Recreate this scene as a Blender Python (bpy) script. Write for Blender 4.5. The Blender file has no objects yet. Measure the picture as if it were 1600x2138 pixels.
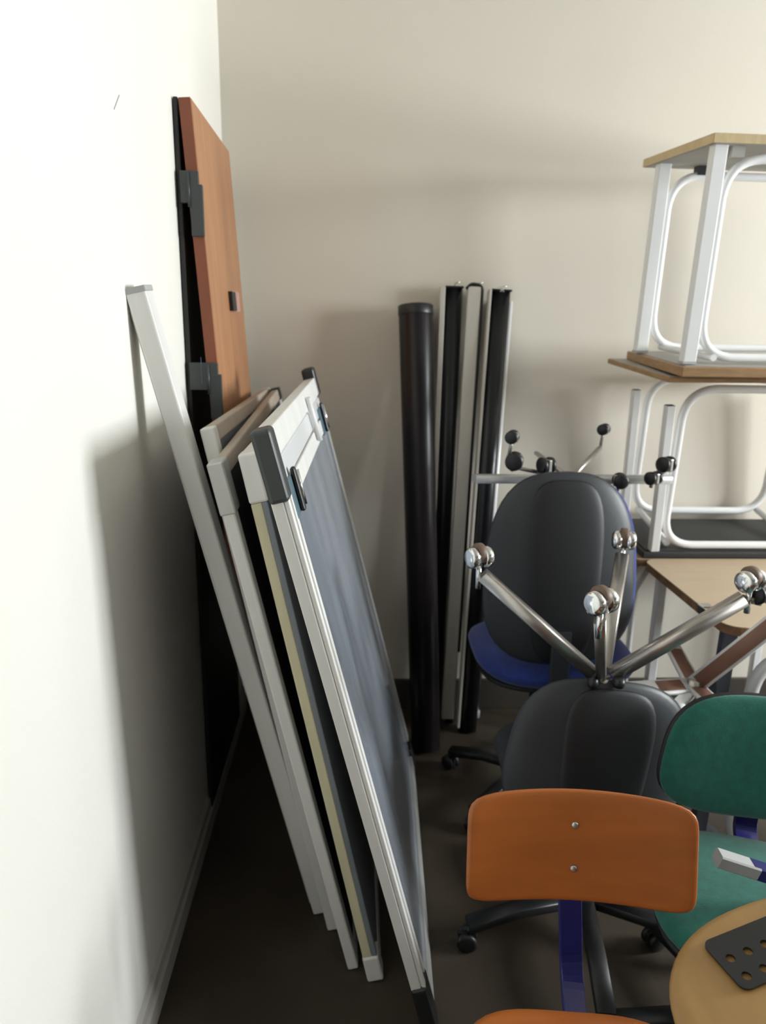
import bpy, bmesh, math, random
from mathutils import Vector, Matrix, Quaternion

C = bpy.context.scene.collection
PI = math.pi
V = Vector

# ------------------------------------------------------------------ camera
cam_d = bpy.data.cameras.new('camera')
cam = bpy.data.objects.new('camera', cam_d)
C.objects.link(cam)
F_PX = 1500.0
cam_d.sensor_fit = 'VERTICAL'
cam_d.sensor_height = 24.0
cam_d.lens = F_PX / 2138.0 * 24.0
cam_d.clip_start = 0.05
yv = V((-60.0, 384.0, -F_PX)).normalized()             # world Y seen from the camera
up = -V((706.9 - 800.0, 1069.0 - 6944.4, -F_PX)).normalized()
up = (up - yv * up.dot(yv)).normalized()
xv = yv.cross(up)
Rm = Matrix((xv, yv, up))
cam.matrix_world = Matrix.Translation((0.444, 0.0, 1.5)) @ Rm.to_4x4()
cam_d.dof.use_dof = True
cam_d.dof.focus_distance = 1.15
cam_d.dof.aperture_fstop = 2.8
bpy.context.scene.camera = cam

# ------------------------------------------------------------------ sky and exposure
w = bpy.data.worlds.new('overcast_sky')
bpy.context.scene.world = w
w.use_nodes = True
w.node_tree.nodes['Background'].inputs[0].default_value = (0.80, 0.90, 1.0, 1)
w.node_tree.nodes['Background'].inputs[1].default_value = 1.0
vs = bpy.context.scene.view_settings
vs.view_transform = 'Standard'
vs.look = 'None'
vs.gamma = 1.0
vs.use_curve_mapping = False
vs.exposure = 0.0
try:
    bpy.context.scene.cycles.use_denoising = True
    bpy.context.scene.cycles.max_bounces = 8
    bpy.context.scene.cycles.diffuse_bounces = 5
except Exception:
    pass

ROOM_X, BACK_Y, FRONT_Y, CEIL = 4.6, 2.645, -4.2, 3.0
# windows in the right wall: y0, y1 of each opening
WINS = [(-3.6, -2.4), (-2.2, -1.0), (-0.8, 0.4), (0.6, 1.85)]
WZ0, WZ1 = 1.32, 2.38


def window_light(y0, y1, power):
    l = bpy.data.lights.new('daylight', 'AREA')
    l.shape = 'RECTANGLE'
    l.size = WZ1 - WZ0
    l.size_y = y1 - y0
    l.energy = power
    l.color = (0.93, 0.985, 1.0)
    o = bpy.data.objects.new('daylight', l)
    C.objects.link(o)
    o.location = (ROOM_X + 0.12, (y0 + y1) / 2, (WZ0 + WZ1) / 2)
    o.rotation_euler = (0, PI / 2, 0)


for (a_, b_), p_ in zip(WINS, (0.5, 1.5, 7, 320)):
    window_light(a_, b_, p_)

# ------------------------------------------------------------------ helpers
def mat(name, col, rough=0.6, metal=0.0, var=0.06, scale=8.0, bump=0.0, bscale=60.0, stretch=None,
        spec=0.5, coat=0.0, sheen=0.0):
    m = bpy.data.materials.new(name)
    m.use_nodes = True
    nt = m.node_tree
    b = nt.nodes['Principled BSDF']
    b.inputs['Roughness'].default_value = rough
    b.inputs['Metallic'].default_value = metal
    b.inputs['Specular IOR Level'].default_value = spec
    b.inputs['Coat Weight'].default_value = coat
    b.inputs['Sheen Weight'].default_value = sheen
    tc = nt.nodes.new('ShaderNodeTexCoord')
    mp = nt.nodes.new('ShaderNodeMapping')
    nt.links.new(tc.outputs['Object'], mp.inputs[0])
    if stretch:
        mp.inputs['Scale'].default_value = stretch
    n = nt.nodes.new('ShaderNodeTexNoise')
    n.inputs['Scale'].default_value = scale
    n.inputs['Detail'].default_value = 5
    nt.links.new(mp.outputs[0], n.inputs['Vector'])
    r = nt.nodes.new('ShaderNodeValToRGB')
    r.color_ramp.elements[0].position = 0.3
    r.color_ramp.elements[1].position = 0.7
    r.color_ramp.elements[0].color = tuple(c * (1 - var) for c in col) + (1,)
    r.color_ramp.elements[1].color = tuple(min(1, c * (1 + var)) for c in col) + (1,)
    nt.links.new(n.outputs['Fac'], r.inputs[0])
    nt.links.new(r.outputs[0], b.inputs['Base Color'])
    if bump:
        n2 = nt.nodes.new('ShaderNodeTexNoise')
        n2.inputs['Scale'].default_value = bscale
        nt.links.new(mp.outputs[0], n2.inputs['Vector'])
        bp = nt.nodes.new('ShaderNodeBump')
        bp.inputs['Strength'].default_value = bump
        bp.inputs['Distance'].default_value = 0.004
        nt.links.new(n2.outputs['Fac'], bp.inputs['Height'])
        nt.links.new(bp.outputs[0], b.inputs['Normal'])
    return m


def box(bm, x0, x1, y0, y1, z0, z1, bev=0.0, seg=2):
    vs_ = [bm.verts.new(p) for p in ((x0, y0, z0), (x1, y0, z0), (x1, y1, z0), (x0, y1, z0),
                                     (x0, y0, z1), (x1, y0, z1), (x1, y1, z1), (x0, y1, z1))]
    fs = [(0, 3, 2, 1), (4, 5, 6, 7), (0, 1, 5, 4), (1, 2, 6, 5), (2, 3, 7, 6), (3, 0, 4, 7)]
    faces = [bm.faces.new([vs_[i] for i in f]) for f in fs]
    if bev > 0:
        es = list({e for f in faces for e in f.edges})
        bmesh.ops.bevel(bm, geom=es, offset=bev, segments=seg, profile=0.5, affect='EDGES')


def fillet(pts, r, n=6, closed=False):
    pts = [V(p) for p in pts]
    out = []
    N = len(pts)
    for i, p in enumerate(pts):
        if not closed and i in (0, N - 1):
            out.append(p)
            continue
        a = pts[(i - 1) % N] - p
        b = pts[(i + 1) % N] - p
        la, lb = a.length, b.length
        a.normalize()
        b.normalize()
        ang = a.angle(b)
        if ang > PI - 0.02:
            out.append(p)
            continue
        d = min(r / math.tan(ang / 2), la * 0.49, lb * 0.49)
        s, e = p + a * d, p + b * d
        for k in range(n + 1):
            t = k / n
            out.append((1 - t) ** 2 * s + 2 * t * (1 - t) * (p * 0.9 + (s + e) * 0.05) + t * t * e)
    return out


def sweep(bm, pts, prof, closed=False, upv=None):
    """sweep a closed profile (list of (a,b) in m) along pts"""
    pts = [V(p) for p in pts]
    N = len(pts)
    rings = []
    prev_n = None
    for i, p in enumerate(pts):
        if closed:
            t = pts[(i + 1) % N] - pts[(i - 1) % N]
        else:
            t = pts[min(i + 1, N - 1)] - pts[max(i - 1, 0)]
        t.normalize()
        if prev_n is None:
            u = V(upv) if upv else (V((0, 0, 1)) if abs(t.z) < 0.9 else V((0, 1, 0)))
            n = (u - t * u.dot(t)).normalized()
        else:
            n = (prev_n - t * prev_n.dot(t)).normalized()
        prev_n = n
        b = t.cross(n)
        rings.append([bm.verts.new(p + n * q[0] + b * q[1]) for q in prof])
    K = len(prof)
    M = N if closed else N - 1
    for i in range(M):
        A, B = rings[i], rings[(i + 1) % N]
        for k in range(K):
            f = bm.faces.new((A[k], A[(k + 1) % K], B[(k + 1) % K], B[k]))
            f.smooth = K > 6
    if not closed:
        bm.faces.new(rings[0][::-1])
        bm.faces.new(rings[-1])


def circ(r, n=14, ry=None):
    ry = ry or r
    return [(r * math.cos(2 * PI * k / n), ry * math.sin(2 * PI * k / n)) for k in range(n)]


def sq(a, b=None):
    b = b or a
    a, b = a / 2, b / 2
    c = min(a, b) * 0.22
    return [(a - c, -b), (a, -b + c), (a, b - c), (a - c, b), (-a + c, b), (-a, b - c)][:0] or \
        [(a, -b + c), (a, b - c), (a - c, b), (-a + c, b), (-a, b - c)][:0] or \
        [(a - c, -b), (a, -b + c), (a, b - c), (a - c, b), (-a + c, b), (-a, b - c), (-a, -b + c), (-a + c, -b)][:6] + \
        [(-a, -b + c), (-a + c, -b)]


def tube(bm, pts, r, n=14, closed=False, rad=0.0):
    if rad:
        pts = fillet(pts, rad, closed=closed)
    sweep(bm, pts, circ(r, n), closed)


def bar(bm, pts, a, b, rad=0.0, upv=None):
    if rad:
        pts = fillet(pts, rad)
    s0 = len(bm.faces)
    sweep(bm, pts, sq(a, b), False, upv)
    bm.faces.ensure_lookup_table()
    for f in bm.faces[s0:]:
        f.smooth = False


def lathe(bm, prof, c=(0, 0, 0), axis=(0, 0, 1), n=24, ang=2 * PI):
    q = V((0, 0, 1)).rotation_difference(V(axis))
    rings = []
    for r, z in prof:
        if r < 1e-6:
            rings.append([bm.verts.new(V(c) + q @ V((0, 0, z)))])
        else:
            rings.append([bm.verts.new(V(c) + q @ V((r * math.cos(2 * PI * k / n), r * math.sin(2 * PI * k / n), z)))
                          for k in range(n)])
    for A, B in zip(rings, rings[1:]):
        for k in range(n):
            k2 = (k + 1) % n
            if len(A) == 1 and len(B) == 1:
                continue
            if len(A) == 1:
                f = bm.faces.new((A[0], B[k2], B[k]))
            elif len(B) == 1:
                f = bm.faces.new((A[k], A[k2], B[0]))
            else:
                f = bm.faces.new((A[k], A[k2], B[k2], B[k]))
            f.smooth = True
    if len(rings[0]) > 1:
        bm.faces.new(rings[0][::-1])
    if len(rings[-1]) > 1:
        bm.faces.new(rings[-1])


def pad(bm, W, H, T, cx=0.0, cy=0.0, p=3.2, taper=0.0, flat=6.0, rings=9, segs=56, T2=None):
    """cushion / plywood sheet in the local XZ plane, thickness along Y.  cx, cy: bend; taper: narrower top."""
    def pos(u, v, s, side):
        x = u * W / 2 * (1 - taper * v)
        z = v * H / 2
        edge = max(0.0, 1 - s ** flat) ** 0.5
        y = side * (T if side < 0 or T2 is None else T2) / 2 * edge + cx * x * x + cy * z * z
        return V((x, y, z))
    R_ = {}
    ss = [math.sin(PI / 2 * i / rings) for i in range(rings + 1)]
    ss[-1] = 1.0
    for side in (-1, 1):
        for i, s in enumerate(ss):
            if i == 0:
                R_[side, 0] = [bm.verts.new(pos(0, 0, 0, side))]
                continue
            if s == 1.0 and side == 1:
                R_[1, i] = R_[-1, i]
                continue
            ring = []
            for k in range(segs):
                t = 2 * PI * k / segs
                c_, s_ = math.cos(t), math.sin(t)
                rr = (abs(c_) ** p + abs(s_) ** p) ** (-1 / p)
                ring.append(bm.verts.new(pos(rr * c_ * s, rr * s_ * s, s, side)))
            R_[side, i] = ring
    for side in (-1, 1):
        for i in range(rings):
            A, B = R_[side, i], R_[side, i + 1]
            for k in range(segs):
                k2 = (k + 1) % segs
                vs_ = [A[0], B[k], B[k2]] if len(A) == 1 else [A[k], B[k], B[k2], A[k2]]
                if side == 1:
                    vs_.reverse()
                f = bm.faces.new(vs_)
                f.smooth = True


def obj(name, bm, m, parent=None, label=None, M=None, kind=None):
    bmesh.ops.recalc_face_normals(bm, faces=bm.faces)
    me = bpy.data.meshes.new(name)
    if M is not None:
        bmesh.ops.transform(bm, matrix=M, verts=bm.verts)
    bm.to_mesh(me)
    bm.free()
    me.materials.append(m)
    o = bpy.data.objects.new(name, me)
    C.objects.link(o)
    if parent:
        o.parent = parent
    if label:
        o['label'] = label
    if kind:
        o['kind'] = kind
    return o


def thing(name, label, cat, loc=(0, 0, 0), rot=(0, 0, 0), group=None):
    o = bpy.data.objects.new(name, None)
    o.empty_display_size = 0.05
    C.objects.link(o)
    o.location = loc
    o.rotation_euler = rot
    o['label'] = label
    o['category'] = cat
    if group:
        o['group'] = group
    return o


def bx(*a, **k):
    bm = bmesh.new()
    box(bm, *a, **k)
    return bm


def copy_tree(o, parent=None):
    c = o.copy()
    C.objects.link(c)
    if parent:
        c.parent = parent
    for ch in list(o.children):
        copy_tree(ch, c)
    return c


# ------------------------------------------------------------------ materials
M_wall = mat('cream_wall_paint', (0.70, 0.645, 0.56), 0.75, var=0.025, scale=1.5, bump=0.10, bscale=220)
M_wall_lit = mat('cream_wall_paint_lit', (0.82, 0.80, 0.74), 0.7, var=0.02, scale=1.5, bump=0.10, bscale=220)  # same cream paint, lightened for the strongly lit left wall
M_ceil = mat('ceiling_paint', (0.45, 0.44, 0.41), 0.85, var=0.02)
M_base = mat('skirting_paint', (0.50, 0.48, 0.44), 0.5, var=0.05, scale=4)
M_darkbase = mat('dark_brown_skirting', (0.055, 0.045, 0.035), 0.6, var=0.1)
M_floor = mat('brown_vinyl_floor', (0.046, 0.034, 0.023), 0.5, var=0.35, scale=3, bump=0.05, bscale=90)
M_alu = mat('pale_anodised_frame', (0.76, 0.75, 0.73), 0.45, metal=0.1, var=0.05, scale=5, stretch=(4, 4, 0.4))
M_alu2 = mat('grey_anodised_frame', (0.52, 0.52, 0.51), 0.35, metal=0.4, var=0.05, scale=5, stretch=(4, 4, 0.4))
M_whiteboard = mat('whiteboard_enamel', (0.74, 0.75, 0.76), 0.22, var=0.03, scale=3)
M_greyface = mat('blue_grey_board_face', (0.20, 0.22, 0.25), 0.35, var=0.10, scale=4)
M_yellow = mat('yellowed_edge_strip', (0.66, 0.61, 0.42), 0.5, var=0.10, scale=9, stretch=(3, 3, 0.5))
M_glossboard = mat('smeared_board_with_reflection', (0.27, 0.30, 0.345), 0.20, var=0.22, scale=2.6, stretch=(1, 2.4, 0.6), coat=0.3)  # smears, plus the dark room's reflection put into the grey
M_blackp = mat('black_plastic', (0.010, 0.010, 0.011), 0.42, var=0.2)
M_blackt = mat('black_tube_plastic', (0.008, 0.008, 0.010), 0.28, var=0.2, scale=5, spec=0.4)
M_darkcap = mat('dark_grey_cap_plastic', (0.045, 0.050, 0.052), 0.4, var=0.1)
M_bluecap = mat('blue_grey_clip_plastic', (0.10, 0.16, 0.20), 0.35, var=0.1)
M_beigeedge = mat('beige_frame_edge', (0.45, 0.38, 0.31), 0.55, var=0.1, scale=6)
M_brownwood = mat('orange_brown_panel', (0.40, 0.19, 0.09), 0.45, var=0.14, scale=5, stretch=(6, 6, 0.5))
M_brownedge = mat('red_brown_panel_edge', (0.22, 0.062, 0.028), 0.5, var=0.12, scale=6)
M_blackpanel = mat('black_board', (0.012, 0.011, 0.011), 0.6, var=0.2)
M_desk = mat('beige_desk_laminate', (0.52, 0.40, 0.27), 0.38, var=0.06, scale=4, stretch=(1, 8, 1))
M_deskedge = mat('wooden_desk_edge', (0.34, 0.20, 0.095), 0.5, var=0.15, scale=10, stretch=(2, 2, 8))
M_deskedge2 = mat('yellow_beige_desk_edge', (0.56, 0.43, 0.24), 0.5, var=0.1, scale=10, stretch=(8, 2, 2))
M_chip = mat('worn_chipboard_edge', (0.20, 0.10, 0.05), 0.7, var=0.3, scale=30)
M_under = mat('grey_underside_laminate', (0.38, 0.36, 0.33), 0.6, var=0.06)
M_darkunder = mat('dark_underside_board', (0.030, 0.030, 0.030), 0.6, var=0.1)
M_whitemetal = mat('white_enamelled_steel', (0.80, 0.80, 0.80), 0.28, var=0.03, coat=0.3)
M_steelleg = mat('blue_grey_steel', (0.11, 0.12, 0.15), 0.35, metal=0.5, var=0.1)
M_chrome = mat('polished_chrome', (0.80, 0.80, 0.80), 0.14, metal=1.0, var=0.05)
M_chrome2 = mat('dull_chrome', (0.50, 0.47, 0.44), 0.30, metal=0.9, var=0.12, scale=14)
M_shell = mat('charcoal_plastic_shell', (0.030, 0.033, 0.038), 0.48, var=0.08, bump=0.05, bscale=300)
M_shelldark = mat('black_plastic_spine', (0.009, 0.009, 0.011), 0.55, var=0.1)
M_bluefab = mat('royal_blue_fabric', (0.010, 0.030, 0.20), 0.85, var=0.2, scale=60, bump=0.2, bscale=400, sheen=0.3)
M_greenfab = mat('sea_green_fabric', (0.008, 0.120, 0.088), 0.85, var=0.15, scale=50, bump=0.2, bscale=400, sheen=0.25)
M_greydarkfab = mat('charcoal_fabric', (0.03, 0.032, 0.036), 0.9, var=0.2, scale=60, bump=0.2, bscale=400)
M_orangeply = mat('orange_varnished_plywood', (0.38, 0.108, 0.020), 0.36, var=0.10, scale=4, stretch=(1.2, 6, 7), coat=0.25)
M_plyedge = mat('pale_plywood_edge', (0.42, 0.26, 0.13), 0.5, var=0.1)
M_yellowply = mat('golden_plywood', (0.34, 0.195, 0.065), 0.45, var=0.08, scale=5, stretch=(6, 1.2, 6), coat=0.15)
M_bluesteel = mat('indigo_enamelled_steel', (0.013, 0.012, 0.12), 0.36, var=0.08, coat=0.2)
M_greyplastic = mat('light_grey_plastic', (0.42, 0.42, 0.42), 0.5, var=0.06)
M_lilac = mat('lilac_steel_rim', (0.22, 0.23, 0.30), 0.35, metal=0.3, var=0.05)
M_pink = mat('pink_white_label', (0.52, 0.30, 0.26), 0.6, var=0.05)
M_cream = mat('cream_slat', (0.56, 0.52, 0.46), 0.45, var=0.05, stretch=(5, 5, 0.5))
M_brownbar = mat('brown_wood_bar_top', (0.26, 0.13, 0.09), 0.5, var=0.12)
M_glint = mat('pale_blue_glint', (0.22, 0.36, 0.50), 0.5, var=0.05)  # colour of the glint painted on the hinge

M_glass = bpy.data.materials.new('window_glass')
M_glass.use_nodes = True
nt_ = M_glass.node_tree
for n_ in list(nt_.nodes):
    nt_.nodes.remove(n_)
o_ = nt_.nodes.new('ShaderNodeOutputMaterial')
mx_ = nt_.nodes.new('ShaderNodeMixShader')
tr_ = nt_.nodes.new('ShaderNodeBsdfTransparent')
gl_ = nt_.nodes.new('ShaderNodeBsdfGlossy')
gl_.inputs['Roughness'].default_value = 0.02
mx_.inputs[0].default_value = 0.06
nt_.links.new(tr_.outputs[0], mx_.inputs[1])
nt_.links.new(gl_.outputs[0], mx_.inputs[2])
nt_.links.new(mx_.outputs[0], o_.inputs[0])

# ------------------------------------------------------------------ room shell
S = 'structure'
obj('floor', bx(-0.15, ROOM_X + 0.15, FRONT_Y - 0.15, BACK_Y + 0.15, -0.1, 0.0), M_floor, kind=S)
obj('ceiling', bx(-0.15, ROOM_X + 0.15, FRONT_Y - 0.15, BACK_Y + 0.15, CEIL, CEIL + 0.1), M_ceil, kind=S)
obj('wall_left', bx(-0.15, 0.0, FRONT_Y, BACK_Y, 0, CEIL), M_wall_lit, kind=S)
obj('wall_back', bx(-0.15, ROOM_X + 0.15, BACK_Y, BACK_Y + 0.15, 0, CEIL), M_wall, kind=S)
obj('wall_front', bx(-0.15, ROOM_X + 0.15, FRONT_Y - 0.15, FRONT_Y, 0, CEIL), M_ceil, kind=S)
bm = bmesh.new()
box(bm, ROOM_X, ROOM_X + 0.15, FRONT_Y, BACK_Y, 0, WZ0)
box(bm, ROOM_X, ROOM_X + 0.15, FRONT_Y, BACK_Y, WZ1, CEIL)
ys = [FRONT_Y] + [v for p in WINS for v in p] + [BACK_Y]
for a_, b_ in zip(ys[0::2], ys[1::2]):
    box(bm, ROOM_X, ROOM_X + 0.15, a_, b_, WZ0, WZ1)
obj('wall_right', bm, M_wall, kind=S)
for i, (a_, b_) in enumerate(WINS):
    bm = bmesh.new()
    x0, x1 = ROOM_X + 0.03, ROOM_X + 0.09
    for q in ((a_, b_, WZ0, WZ0 + 0.06), (a_, b_, WZ1 - 0.06, WZ1), (a_, a_ + 0.06, WZ0 + 0.06, WZ1 - 0.06),
              (b_ - 0.06, b_, WZ0 + 0.06, WZ1 - 0.06), ((a_ + b_) / 2 - 0.03, (a_ + b_) / 2 + 0.03, WZ0 + 0.06, WZ1 - 0.06)):
        box(bm, x0, x1, *q)
    wn = obj('window_%d' % (i + 1), bm, M_whitemetal, kind=S)
    ymid = (a_ + b_) / 2
    for c0, c1 in ((a_ + 0.06, ymid - 0.03), (ymid + 0.03, b_ - 0.06)):
        obj('pane', bx(ROOM_X + 0.055, ROOM_X + 0.06, c0, c1, WZ0 + 0.06, WZ1 - 0.06), M_glass, wn)
bm = bmesh.new()
sweep(bm, [(0, FRONT_Y, 0), (0, BACK_Y, 0)], [(0, 0), (0.0, -0.016), (0.055, -0.016), (0.066, -0.011), (0.088, -0.009), (0.1, 0.0)], upv=(0, 0, 1))
bb = obj('baseboard_left', bm, M_base, kind=S)
if max(v.co.x for v in bb.data.vertices) < 0.005:
    for v_ in bb.data.vertices:
        v_.co.x = -v_.co.x
    bb.data.flip_normals()
obj('baseboard_back', bx(0.018, ROOM_X, BACK_Y - 0.014, BACK_Y, 0, 0.13, bev=0.003), M_darkbase, kind=S)
# scratch on the left wall
m = obj('wall_scratch', bx(0.0, 0.0012, -0.025, 0.025, -0.001, 0.001), M_greyplastic)
m.location = (0, 1.500, 1.900)
m.rotation_euler = (math.radians(42), 0, 0)
m['label'] = 'short thin grey scratch mark on the bright left wall'
m['category'] = 'mark'


# ------------------------------------------------------------------ leaning boards
def leaning(name, label, cat, x, y, slope, group=None, z=0.0):
    return thing(name, label, cat, (x, y, z), (0, -math.atan(slope), 0), group)


# white narrow batten against the bright wall
t = leaning('white_batten', 'tall narrow white batten leaning against left wall, ending highest of the pale boards', 'batten', 0.345, 1.575, 0.2225)
t.rotation_euler.x = math.radians(3.6)
L0 = 1.600
bm = bmesh.new()
box(bm, 0.0, 0.040, 0.0, 0.055, 0.0, L0, bev=0.004)
obj('rail', bm, M_alu, t)
obj('end_cap', bx(-0.002, 0.042, -0.002, 0.057, L0 - 0.004, L0 + 0.008, bev=0.002), M_greyplastic, t)
obj('flange', bx(-0.004, 0.0, 0.012, 0.060, 0.03, L0 - 0.03), M_alu2, t)


def frame_board(name, label, x, y, slope, W, L, T, m_frame, m_face, fw=0.035, m_top=None, caps=None, group=None, z=0.0):
    t = leaning(name, label, 'board', x, y, slope, group, z)
    obj('panel', bx(0.006, T - 0.006, fw * 0.6, W - fw * 0.6, fw * 0.6, L - fw * 0.6), m_face, t)
    obj('side_rail', bx(0, T, 0, fw, 0, L, bev=0.004), m_frame, t)
    obj('side_rail', bx(0, T, W - fw, W, 0, L, bev=0.004), m_frame, t)
    obj('top_rail', bx(0.001, T - 0.001, fw, W - fw, L - fw, L, bev=0.004), m_top or m_frame, t)
    obj('bottom_rail', bx(0.001, T - 0.001, fw, W - fw, 0, fw, bev=0.004), m_frame, t)
    return t


t = frame_board('noticeboard', 'leaning board with beige top edge, nearest the wall beside the white batten',
                0.384, 1.522, 0.206, 1.05, 1.315, 0.031, M_alu, M_greyface, m_top=M_beigeedge)
t = frame_board('noticeboard', 'thin leaning board with broad beige top edge and black far corner',
                0.437, 1.405, 0.2165, 1.19, 1.272, 0.026, M_alu, M_darkunder, m_top=M_beigeedge)
t.rotation_euler.x = math.radians(2.3)
obj('corner_cap', bx(-0.003, 0.029, 1.145, 1.194, 1.235, 1.276, bev=0.004), M_blackp, t, 'black plastic corner cap')
obj('corner_cap', bx(-0.003, 0.029, -0.003, 0.05, 1.17, 1.275, bev=0.003), M_alu2, t)

# yellow edged board
W, L, T = 0.93, 1.288, 0.034
t = leaning('whiteboard', 'whiteboard with yellowed near edge and blue grey front, leaning left of the glossy board', 'board', 0.487, 1.373, 0.209)
obj('panel', bx(0.004, T - 0.005, 0.01, W - 0.01, 0.02, L - 0.02), M_greyface, t)
obj('edge_strip', bx(-0.001, T * 0.62, 0, 0.012, 0.07, L - 0.10, bev=0.003), M_yellow, t, 'yellowed edge strip')
obj('edge_strip', bx(T * 0.62, T - 0.001, 0.0, 0.012, 0.07, L - 0.10, bev=0.002), M_greyface, t)
obj('corner_cap', bx(-0.003, T + 0.002, -0.003, 0.045, L - 0.10, L, bev=0.005), M_alu, t)
obj('corner_cap', bx(-0.003, T + 0.002, -0.003, 0.045, 0.0, 0.07, bev=0.005), M_alu, t)
obj('corner_cap', bx(-0.003, T + 0.002, W - 0.045, W + 0.003, L - 0.07, L, bev=0.005), M_alu, t)
obj('corner_cap', bx(-0.003, T + 0.002, W - 0.045, W + 0.003, 0.0, 0.07, bev=0.005), M_alu, t)
obj('top_rail', bx(0.0, T - 0.002, 0.045, W - 0.045, L - 0.035, L, bev=0.004), M_alu, t)
obj('bottom_rail', bx(0.0, T - 0.002, 0.045, W - 0.045, 0.0, 0.035, bev=0.004), M_alu, t)

# big glossy flip chart board with black corner caps
W, L, T = 0.985, 1.366, 0.032
t = leaning('flip_chart_board', 'front leaning board with glossy grey face of smears and painted reflection, pale grooved frame and black corner caps', 'board',
            0.605, 1.238, 0.252)
t.rotation_euler = (math.radians(1.6), -math.atan(0.252), math.radians(-2.0))
obj('back_panel', bx(0.004, 0.014, 0.02, W - 0.02, 0.02, L - 0.02), M_alu2, t)
obj('board_face', bx(0.012, 0.024, 0.05, W - 0.03, 0.05, L - 0.15), M_glossboard, t)


def grooved(bm, y0, y1, z0, z1):
    s = (y1 - y0)
    box(bm, 0.0, T - 0.006, y0, y1, z0, z1, bev=0.002)


bm = bmesh.new()
box(bm, 0.0, 0.022, 0.0, 0.055, 0.12, L - 0.12, bev=0.002)
box(bm, 0.022, 0.026, 0.004, 0.055, 0.12, L - 0.12)
box(bm, 0.024, T, 0.001, 0.018, 0.12, L - 0.12, bev=0.002)
box(bm, 0.024, T - 0.003, 0.022, 0.034, 0.12, L - 0.12, bev=0.001)
box(bm, 0.024, T, 0.037, 0.055, 0.12, L - 0.12, bev=0.002)
obj('side_rail', bm, M_alu, t)
bm = bmesh.new()
box(bm, 0.0, T, W - 0.035, W, 0.10, L - 0.08, bev=0.003)
obj('side_rail', bm, M_alu2, t)
bm = bmesh.new()
box(bm, 0.0, 0.031, 0.045, W - 0.035, L - 0.052, L, bev=0.003)
box(bm, 0.0, 0.024, 0.045, W - 0.035, L - 0.058, L - 0.050)
obj('top_rail', bm, M_alu, t)
bm = bmesh.new()
box(bm, 0.012, 0.028, 0.045, W - 0.035, L - 0.105, L - 0.058, bev=0.003)
obj('clamp_bar', bm, M_whiteboard, t)
bm = bmesh.new()
box(bm, 0.012, 0.030, 0.045, W - 0.035, L - 0.150, L - 0.109, bev=0.003)
obj('paper_ledge', bm, M_alu, t)
obj('bottom_rail', bx(0.0, T - 0.002, 0.045, W - 0.035, 0.0, 0.052, bev=0.003), M_alu2, t)
# pale rod standing in for the highlight line across the top rails
bm = bmesh.new()
tube(bm, [(0.038, 0.60, L - 0.02), (0.038, 0.63, L - 0.135)], 0.007, 10)
obj('highlight_rod', bm, M_whitemetal, t)


def cap(y0, y1, z0, z1, m_=M_darkcap):
    bm = bmesh.new()
    box(bm, -0.002, T + 0.003, y0, y1, z0, z1, bev=0.008, seg=3)
    return obj('corner_cap', bm, m_, t, 'dark grey corner cap')


cap(-0.006, 0.040, L - 0.128, L + 0.004)
cap(W - 0.05, W + 0.006, L - 0.055, L + 0.030, M_blackp)
cap(-0.006, 0.052, -0.0, 0.130, M_blackp)
cap(W - 0.05, W + 0.006, 0.0, 0.075, M_blackp)
for yy, zz in ((0.085, L - 0.135), (0.86, L - 0.115)):
    bm = bmesh.new()
    box(bm, 0.026, 0.033, yy - 0.040, yy + 0.030, zz - 0.040, zz + 0.035, bev=0.002)
    k = obj('paper_hook', bm, M_bluecap, t, 'blue grey hook plate')
    bm = bmesh.new()
    box(bm, 0.033, 0.043, yy + 0.000, yy + 0.018, zz - 0.038, zz + 0.048, bev=0.005, seg=3)
    obj('hook', bm, M_blackp, k)
    bm = bmesh.new()
    tube(bm, [(0.040, yy + 0.026, zz - 0.03), (0.041, yy + 0.026, zz + 0.038)], 0.005, 8)
    obj('screw_pin', bm, M_chrome, k)

# ------------------------------------------------------------------ tall orange-brown folding panel
t = thing('folding_panel', 'tall orange brown wooden panel hinged to a black board, leaning in the left corner', 'panel', (0.014, 1.944, 0))
Lp, Wp, Tp = 2.035, 0.547, 0.030
obj('back_board', bx(-0.011, 0.0, 0.0, Wp, 0.0, Lp, bev=0.002), M_blackpanel, t, 'black back board')
Ml = Matrix.Translation((0.128, 0, 0)) @ Matrix.Rotation(-math.atan(0.0615), 4, 'Y')
bm = bmesh.new()
box(bm, 0.0015, Tp, 0.001, Wp, 0.62, Lp, bev=0.002)
obj('front_board', bm, M_brownwood, t, M=Ml)
bm = bmesh.new()
box(bm, 0.0, Tp - 0.002, -0.002, 0.002, 0.62, Lp + 0.001)
obj('edge_band', bm, M_brownedge, t, 'red brown edge band', M=Ml)
for z0, dz in ((1.795, 0.078), (1.335, 0.075)):
    xb = 0.128 - 0.0615 * (z0 - 0.03)
    bm = bmesh.new()
    # stepped black hinge: leaf on the back board, leaf on the front board's edge
    box(bm, -0.002, xb + Tp - 0.006, -0.010, 0.004, z0, z0 + dz * 0.95, bev=0.002)
    box(bm, xb + 0.002, xb + Tp + 0.003, -0.0105, 0.004, z0 - dz, z0 + dz * 0.55, bev=0.002)
    tube(bm, [(xb, -0.012, z0 - 0.01), (xb, -0.012, z0 + dz * 0.9)], 0.0035, 8)
    obj('hinge', bm, M_darkcap, t, 'black stepped hinge')
obj('patch', bx(0.030, 0.0305, -0.0115, -0.0105, 1.35, 1.42), M_glint, t, 'pale blue painted glint on the lower hinge')  # thin pale box painted as a glint on the black hinge
bm = bmesh.new()
box(bm, Tp - 0.001, Tp + 0.012, 0.27, 0.335, 1.545, 1.60, bev=0.002)
obj('catch', bm, M_blackp, t, 'small black catch', M=Ml)
bm = bmesh.new()
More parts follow.
